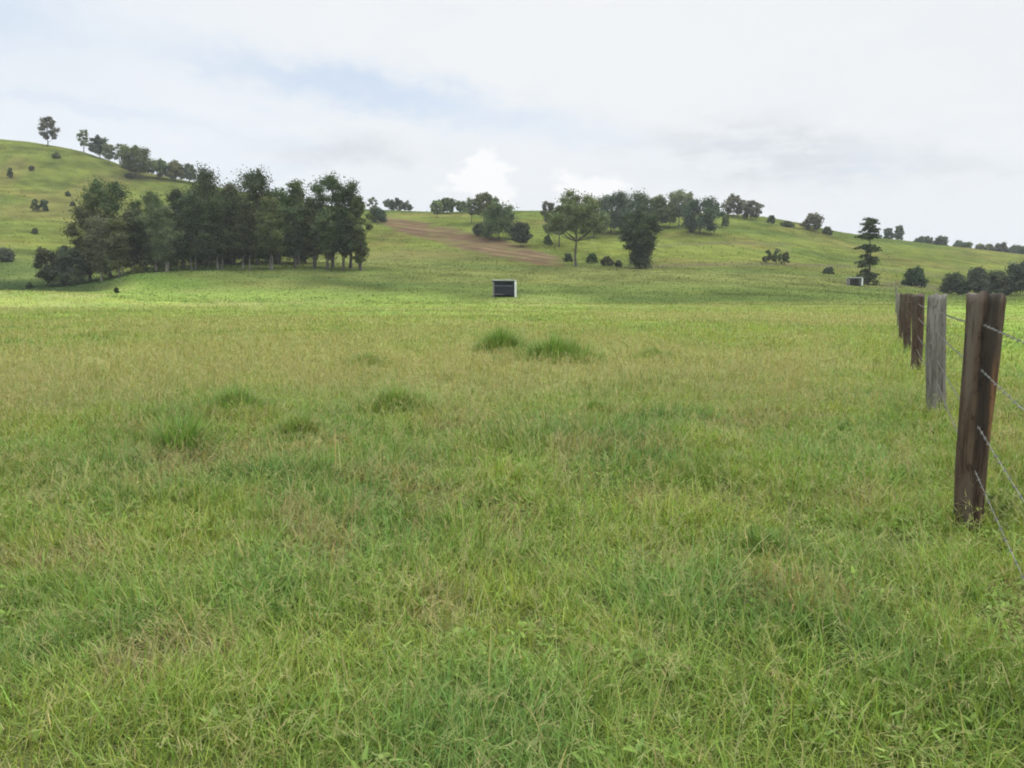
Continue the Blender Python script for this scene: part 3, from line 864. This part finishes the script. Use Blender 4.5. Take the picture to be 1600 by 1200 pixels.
for a in [
 (1429, 419, 449, 32, 'dark', 'separate dark bush between the tiered pine and the fence posts'),
 (1490, 427, 461, 40, 'dark', 'dark bush behind the grey fence post'),
 (1524, 418, 462, 38, 'blue', 'tall dark bush behind the thick brown post'),
 (1553, 424, 463, 44, 'blue', 'dark bush right of the thick brown post'),
 (1592, 408, 464, 54, 'blue', 'biggest darkest bush at the right edge'),
]: shrub(*a, dens=1.5, far=205, group=RB, shape='heap')

# tiered pine -------------------------------------------------------
def tiered_pine(px, top, base, wd, label):
    d = place(px, top, base, wd); p, h, w = d['p'], d['h'], d['w']
    root = tag(empty('pine_tree', p), label, 'tree')
    tb = MB()
    ts = np.linspace(0, 1, 8)
    tb.tube(np.stack([.03 * h * np.sin(ts * 4), 0 * ts, -.2 + ts * h * .98], -1), .018 * h * (1 - .85 * ts) + .02, 7)
    Cs, Rs = [], []
    tiers = [(.07, .70), (.15, .74), (.22, .62), (.34, 1.05), (.39, .95), (.43, .6), (.54, .74), (.62, .62), (.74, .60), (.80, .80), (.86, .72), (.95, .50), (.99, .34)]
    for (f, k) in tiers:
        nb = 6
        a0 = rng.uniform(0, 6.28)
        for i in range(nb):
            th = a0 + i * 2 * math.pi / nb + rng.uniform(-.35, .35)
            L = w * .5 * k * rng.uniform(.4, 1.12)
            fj = f + rng.normal(0, .022)
            z0 = h * fj
            e = np.array([L * math.cos(th), L * math.sin(th), h * fj - L * rng.uniform(-.10, .42)])
            tb.tube([[0, 0, z0], e * .5 + np.array([0, 0, z0 * .5]), e], [.006 * h, .004 * h, .002 * h], 5)
            for q in (.32, .55, .78, 1.0):
                Cs.append([e[0] * q, e[1] * q, z0 + (e[2] - z0) * q]); s = w * rng.uniform(.05, .11)
                Rs.append([s * 1.45, s * 1.45, s * rng.uniform(.5, 1.0)])
    tb.build('trunk', M_BARK, root, True)
    V, F, T = leaf_cloud(np.array(Cs), np.array(Rs), 44, .20, LEAFC['dark'])
    np_mesh('crown', V, [F], M_LEAF, T, root)
tiered_pine(1355, 345, 445, 52, 'pine with separate flat tiers of branches standing alone on the right')

# ------------------------------------------------------------------ field shelters
M_WHITE = mat_plain('white_sheet', (.74, .76, .74), .55)
M_ZINC = mat_plain('dull_zinc_sheet', (.50, .55, .53), .5, .0)
M_NAVY = mat_plain('navy_sheet_inner_shade', (.012, .016, .029), .45)
M_TIMBER = mat_plain('grey_timber', (.20, .19, .17), .9)

def shelter(p, w, h, dep, rz, label, facade):
    root = tag(empty('field_shelter', p, rz), label, 'shelter', 'small field shelters')
    t = .06
    # corrugated roof sheet, low pitch to the back
    n = 40
    xs = np.linspace(-w / 2 - .12, w / 2 + .06, n); co = .022 * np.where(np.arange(n) % 2, 1, -1)
    V = []
    for (yy, zz) in ((-dep / 2 - .25, h), (dep / 2 + .15, h - .22)):
        for dz in (0, -.03): V += [(x, yy, zz + dz + c) for x, c in zip(xs, co)]
    V = np.array(V); F = []
    for i in range(n - 1):
        F += [(i, i + 1, 2 * n + i + 1, 2 * n + i), (n + i + 1, n + i, 3 * n + i, 3 * n + i + 1), (i, n + i, n + i + 1, i + 1), (2 * n + i + 1, 3 * n + i + 1, 3 * n + i, 2 * n + i)]
    mb = MB(); mb.add(V, F); mb.build('roof', M_ZINC, root)
    mb = MB(); mb.box((-w / 2 - .1, -dep / 2 - .30, h - .12), (w / 2 + .04, -dep / 2 - .255, h + .05)); mb.build('fascia', M_ZINC, root)
    mb = MB(); mb.box((w / 2 - t, -dep / 2 - .22, -.1), (w / 2 + .26, dep / 2, h - .06)); mb.build('end_wall', M_WHITE, root)['label'] = 'white end wall on the right'
    mb = MB(); mb.box((-w / 2 - .02, -dep / 2, -.1), (-w / 2 + t, dep / 2, h - .26)); mb.build('end_wall', M_TIMBER, root)
    mb = MB(); mb.box((-w / 2 + t + .003, dep / 2 - t, -.1), (w / 2 - t - .003, dep / 2, h - .26)); mb.build('back_wall', M_NAVY if facade else M_TIMBER, root)  # navy back wall paints in the shade inside the open shelter
    if facade:
        for k in range(3):                                   # dark sheet panels, open gap over the right ones
            a = -w / 2 + .07 + k * (w - .15) / 3; b = a + (w - .15) / 3 - .03
            mb = MB(); mb.box((a, -dep / 2 + .02, .22), (b, -dep / 2 + .06, h - .26 if k == 0 else h - .62)); mb.build('front_panel', M_NAVY, root)
        mb = MB(); mb.box((-w / 2 + .07, -dep / 2 - .06, h * .62), (w / 2 - .08, -dep / 2 + .015, h * .62 + .09)); mb.build('rail', mat_plain('slate_rail', (.17, .19, .22), .6), root)
        mb = MB(); mb.box((-w / 2 + .07, -dep / 2 - .03, .30), (-w / 2 + 1.5, -dep / 2 + .016, .40)); mb.build('kick_board', M_TIMBER, root)
    for k in range(3):
        x = -w / 2 + .1 + k * (w - .22) / 2
        mb = MB(); mb.box((x - .05, -dep / 2 - .10, -.15), (x + .05, -dep / 2 - .064, h - .22)) ; mb.build('post', M_NAVY if k else M_TIMBER, root)
    return root
def put_shelter(px, top, base, wd, label, facade):
    p = hit(px, base, 90); D = p[1]
    return shelter(p, wd / FPX * D, (base - top) / FPX * D, 2.4, -math.atan2(p[0], p[1]) * .5 + .06, label, facade)
put_shelter(787, 438, 463.5, 33, 'small dark-fronted field shelter with white right end standing in the paddock', True)
put_shelter(1334, 434, 446, 18, 'far small grey shelter with white end beside the tiered pine', False)

# ------------------------------------------------------------------ wire fence
def fence_post(px_t, px_b, py_t, py_b, D, wt, wb, mat, squared, label, root, seed):
    r_ = np.random.default_rng(seed)
    u, w_ = ray((px_t + px_b) / 2, (py_t + py_b) / 2)
    # foot and head from the photograph's edge positions at this distance
    ub, wbz = ray(px_b, py_b); ut, wtz = ray(px_t, py_t)
    foot = np.array([ub * D, D, float(H(ub * D, D))]); head = np.array([ut * D, D, EYE + wtz * D])
    n, s = 40, 72
    V = []
    th = np.arange(s) * 2 * np.pi / s
    bumps = r_.normal(0, 1, (5, 3))
    for i in range(n + 1):
        f = i / n
        c = (foot - [0, 0, .25]) * (1 - f) + head * f - foot
        c[0] += .012 * math.sin(f * 5 + seed)
        rad = (wb * (1 - f) + wt * f) / 2
        k = 3.0 if squared else 2.1
        rr = rad / (np.abs(np.cos(th + .35)) ** k + np.abs(np.sin(th + .35)) ** k) ** (1 / k)
        for q in range(5):
            rr = rr * (1 + .018 * bumps[q, 0] * np.sin(th * (q + 2) + bumps[q, 1] * 3 + f * bumps[q, 2] * 2.5))
        rr = rr * (1 + .16 * (np.abs(vnoise(th * 4.2 + seed, f * 1.6 + seed + th * 0) - .5) - .22) + .07 * (vnoise(th * 11 + seed * 3, f * 3.5 + th * 0) - .5)) * (1 - .05 * math.exp(-((f - .55) / .12) ** 2) * squared)
        zj = ((vnoise(th * 2.2 + seed, th * 0 + 5) - .5) * .045 + .02 * np.cos(th + seed) if i == n else 0)
        V.append(np.stack([c[0] + rr * np.cos(th), c[1] + rr * np.sin(th), np.full(s, c[2]) + zj], -1))
    V = np.concatenate(V + [np.array([[head[0] - foot[0], 0, head[2] - foot[2] + .012]])])
    Q = np.array([[i * s + k, i * s + (k + 1) % s, (i + 1) * s + (k + 1) % s, (i + 1) * s + k] for i in range(n) for k in range(s)])
    T = np.array([[n * s + k, n * s + (k + 1) % s, len(V) - 1] for k in range(s)])
    o = np_mesh('fence_post', V, [Q, T], mat, None, root, True)
    o.location = foot - np.array(root.location)
    o['label'] = label
    return foot, head

def build_fence():
    froot = tag(empty('wire_fence', (0.51 + .47 * 4.66, 4.66, 0)), 'barbed wire fence on weathered timber posts running away along the right', 'fence')
    m1 = mat_post('split_hardwood', (.026, .017, .012), (.098, .066, .044), (.120, .094, .072), .60)
    m2 = mat_post('silvered_timber', (.10, .092, .075), (.19, .175, .15), (.24, .225, .195))
    m3 = mat_post('red_brown_timber', (.040, .026, .019), (.100, .066, .050), (.10, .082, .066))
    posts = [
      (1537, 1515, 463, 826, 4.30, .183, .132, m1, 1, 'thick dark brown split post, charred and streaked orange', 3),
      (1464, 1464, 463, 648, 8.75, .175, .205, m2, 0, 'silver grey round post', 8),
      (1435.5, 1431, 461, 578, 14.3, .21, .165, m3, 1, 'red-brown post with a tapering foot', 12),
      (1419, 1418, 460, 549, 19.3, .17, .17, m3, 1, 'red-brown post behind the tapering one', 21),
      (1411, 1411.5, 460, 533, 24.0, .20, .20, m3, 0, 'dark reddish far post', 22),
      (1405, 1406, 460, 512, 33.0, .18, .18, m2, 0, 'grey far post', 23),
      (1400.5, 1400.5, 448, 490, 52.0, .12, .12, m2, 0, 'thin tall grey post farthest along', 24),
    ]
    ends = []
    for a in posts:
        ends.append(fence_post(*a[:10], froot, a[10]))
    M_WIRE = mat_plain('galvanised_wire', (.22, .22, .20), .7, .05, .3, 20)
    rl = np.array(froot.location)
    # a strainer post just outside the frame carries the near ends of the wires
    prev = np.array([.51 - .47 * 1.6, -1.6, 0.0])
    hts = (.885, .70, .465, .275)
    for f in hts:
        pts = [prev + [0, 0, f * 1.3]] + [a + (b - a) * f for a, b in ends[:6]]
        path = []
        for a, b in zip(pts[:-1], pts[1:]):
            L = np.linalg.norm(b - a); n = int(max(10, min(140, L / .03)))
            t = np.linspace(0, 1, n, endpoint=False)[:, None]
            path.append(a + (b - a) * t - np.array([0, 0, 1.]) * (4 * t * (1 - t)) * .018 * L / 4)
        P = np.concatenate(path + [pts[-1][None]]) - rl
        near = P[:, 1] + rl[1] < 15
        mb = MB()
        s = np.concatenate([[0], np.cumsum(np.linalg.norm(np.diff(P, axis=0), axis=1))])
        for ph in (0, np.pi):
            off = np.stack([np.cos(s * 60 + ph), 0 * s, np.sin(s * 60 + ph)], -1) * .0013
            mb.tube(P + off, np.where(P[:, 1] + rl[1] > 7, .0009, .0010), 5)
        for q in np.arange(.05, s[near].max(), .15):
            c = np.array([np.interp(q, s, P[:, k]) for k in range(3)])
            for sg in (0, 1):
                a = rng.uniform(0, 3.14); dv = np.array([math.cos(a), .25 * (1 if sg else -1), math.sin(a)]) * .012
                mb.tube([c - dv, c + np.array([0, .004 * (sg - .5), 0]), c + dv], [.0007, .0012, .0007], 4)
            for k in range(2):                               # the wrap that carries the barbs
                mb.tube([c + [0, -.006 + .006 * k, .0045], c + [.0045, -.003 + .006 * k, 0], c + [0, .006 * k, -.0045], c + [-.0045, .003 + .006 * k, 0]], .0015, 4)
        mb.build('barbed_wire', M_WIRE, froot, True)
build_fence()

# ------------------------------------------------------------------ haze
def build_haze():
    mb = MB(); mb.box((-930, -930, -3), (930, 930, 175))
    m, nt = new_mat('haze_air')
    v = nt.nodes.new('ShaderNodeVolumePrincipled')
    v.inputs['Color'].default_value = (.90, .95, 1, 1); v.inputs['Density'].default_value = .00018
    o = nt.nodes.new('ShaderNodeOutputMaterial'); nt.links.new(v.outputs[0], o.inputs['Volume'])
    tag(mb.build('haze', m), kind='stuff')
build_haze()

# ------------------------------------------------------------------ sky and sun
SUN_EL, SUN_AZ = 52.0, 55.0            # azimuth measured from +Y towards +X
def build_world():
    wd = bpy.data.worlds.new('World'); scene.world = wd; wd.use_nodes = True
    nt = wd.node_tree; nt.nodes.clear()
    sky = nt.nodes.new('ShaderNodeTexSky'); sky.sky_type = 'NISHITA'; sky.sun_disc = False
    sky.sun_elevation = math.radians(SUN_EL); sky.sun_rotation = math.radians(SUN_AZ)
    sky.air_density = 1.0; sky.dust_density = 1.5
    tc = nt.nodes.new('ShaderNodeTexCoord'); d = tc.outputs['Generated']
    sp = nt.nodes.new('ShaderNodeSeparateXYZ'); nt.links.new(d, sp.inputs[0])
    X, Y, Z = sp.outputs
    yy = math_(nt, 'MAXIMUM', Y, .08)
    U = math_(nt, 'DIVIDE', X, yy); W = math_(nt, 'DIVIDE', Z, yy)
    n1 = noise(nt, mapping(nt, d, (2.2, 2.2, 9.0), rot=(0, math.radians(12), 0)), 1.6, 7, .58)
    n2 = noise(nt, mapping(nt, d, (5, 5, 11), loc=(3, 1, 2)), 1.5, 8, .6)
    n3 = noise(nt, mapping(nt, d, (14, 14, 20), loc=(1, 6, 2)), 1.5, 7, .6)
    Un = math_(nt, 'ADD', U, math_(nt, 'MULTIPLY', math_(nt, 'SUBTRACT', n2, .5), .22))
    Wn = math_(nt, 'ADD', W, math_(nt, 'MULTIPLY', math_(nt, 'SUBTRACT', n3, .5), .06))
    Wn2 = math_(nt, 'ADD', W, math_(nt, 'MULTIPLY', math_(nt, 'SUBTRACT', n2, .5), .10))
    def blob(u0, w0, su, sw, slope=0.0, uu=Un, ww=Wn):
        du = math_(nt, 'SUBTRACT', uu, u0)
        dw = math_(nt, 'SUBTRACT', math_(nt, 'SUBTRACT', ww, w0), math_(nt, 'MULTIPLY', du, slope))
        e = math_(nt, 'ADD', math_(nt, 'POWER', math_(nt, 'ABSOLUTE', math_(nt, 'DIVIDE', du, su)), 2.0), math_(nt, 'POWER', math_(nt, 'ABSOLUTE', math_(nt, 'DIVIDE', dw, sw)), 2.0))
        return math_(nt, 'POWER', 2.718, math_(nt, 'MULTIPLY', e, -1.0))
    def uw(px, py): return ray(px, py)
    # gap of thin cloud: blue shows through
    u, w = uw(575, 138); gap = blob(u, w, .22, .024, -.19)
    u, w = uw(150, 165); gap2 = blob(u, w, .20, .010, -.17)
    u, w = uw(20, 20); gap3 = blob(u, w, .10, .05, -.2)
    g = math_(nt, 'ADD', math_(nt, 'MULTIPLY', gap, .60), math_(nt, 'ADD', math_(nt, 'MULTIPLY', gap2, .22), math_(nt, 'MULTIPLY', gap3, .35)))
    g = math_(nt, 'ADD', g, ramp(nt, n1, .52, .78, 0, .16), clamp=True)
    # overcast brightness grows towards the zenith
    el = ramp(nt, Z, .36, .85, 1.0, 3.75)
    left = ramp(nt, U, -.7, .1)
    cloud = mixc(nt, left, (.835, .885, .945), (.870, .890, .905))
    cloud = mixc(nt, ramp(nt, W, .0, .16, .5, 0), cloud, (.80, .835, .875))
    cloud = mixc(nt, ramp(nt, n2, .3, .75, .5, 0), cloud, (.80, .84, .89))
    u, w = uw(1215, 240); gr = math_(nt, 'MULTIPLY', blob(u, w, .17, .034, -.05, Un, Wn), ramp(nt, noise(nt, mapping(nt, d, (9, 9, 26), loc=(5, 2, 7)), 1.5, 6, .55), .38, .60, .25, 1.25))
    u, w = uw(1500, 262); gr1 = blob(u, w, .10, .018, 0, Un, Wn)
    u, w = uw(550, 238); gr2 = blob(u, w, .075, .016, 0)
    cloud = mixc(nt, math_(nt, 'MULTIPLY', math_(nt, 'ADD', gr, math_(nt, 'ADD', math_(nt, 'MULTIPLY', gr1, .35), math_(nt, 'MULTIPLY', gr2, 1.0)), clamp=True), .66), cloud, (.60, .635, .68))
    u, w = uw(745, 275); wh = blob(u, w, .036, .028, -.1)
    u, w = uw(925, 300); wh2 = blob(u, w, .045, .020, -.1)
    u, w = uw(840, 60); wh3 = blob(u, w, .40, .12, 0)
    cloud = mixc(nt, math_(nt, 'ADD', ramp(nt, math_(nt, 'MAXIMUM', wh, wh2), .15, .55), math_(nt, 'MULTIPLY', wh3, .35), clamp=True), cloud, (.97, .97, .97))
    # to the Background's strength scale
    K = .10
    cl = mixc(nt, 1.0, cloud, (1 / K,) * 3, 'MULTIPLY')
    skyc = mixc(nt, 1.0, sky.outputs[0], (1.1, 1.1, 1.1), 'MULTIPLY')
    blue = mixc(nt, .75, skyc, (.52 / K, .70 / K, .95 / K))
    c = mixc(nt, g, cl, blue)
    comb = nt.nodes.new('ShaderNodeCombineColor')
    for i in range(3): nt.links.new(el, comb.inputs[i])
    c = mixc(nt, 1.0, c, comb.outputs[0], 'MULTIPLY')
    bg = nt.nodes.new('ShaderNodeBackground'); bg.inputs['Strength'].default_value = K
    nt.links.new(c, bg.inputs['Color'])
    o = nt.nodes.new('ShaderNodeOutputWorld'); nt.links.new(bg.outputs[0], o.inputs['Surface'])
build_world()

from mathutils import Vector
L = bpy.data.lights.new('sun', 'SUN'); L.energy = 1.5; L.angle = math.radians(12); L.color = (1, .95, .87)
lo = link(bpy.data.objects.new('sun', L))
sd = Vector((math.sin(math.radians(SUN_AZ)) * math.cos(math.radians(SUN_EL)), math.cos(math.radians(SUN_AZ)) * math.cos(math.radians(SUN_EL)), math.sin(math.radians(SUN_EL))))
lo.rotation_euler = (-sd).to_track_quat('-Z', 'Y').to_euler(); lo.location = sd * 120

# ------------------------------------------------------------------ camera and output
cam = bpy.data.cameras.new('camera'); co = link(bpy.data.objects.new('camera', cam))
co.location = (0, 0, EYE); co.rotation_euler = (math.pi / 2 - PITCH, 0, 0)
cam.sensor_width = 36; cam.lens = 36 * FPX / 1600; cam.clip_start = .05; cam.clip_end = 5000
scene.camera = co
scene.render.resolution_x, scene.render.resolution_y = 1024, 768
vs = scene.view_settings; vs.view_transform = 'Standard'; vs.look = 'None'; vs.exposure = 0; vs.gamma = 1
cy = scene.cycles
cy.max_bounces = 6; cy.diffuse_bounces = 3; cy.transmission_bounces = 3; cy.volume_bounces = 0
cy.use_denoising = True
cy.pixel_filter_type = 'BLACKMAN_HARRIS'; cy.filter_width = 1.9
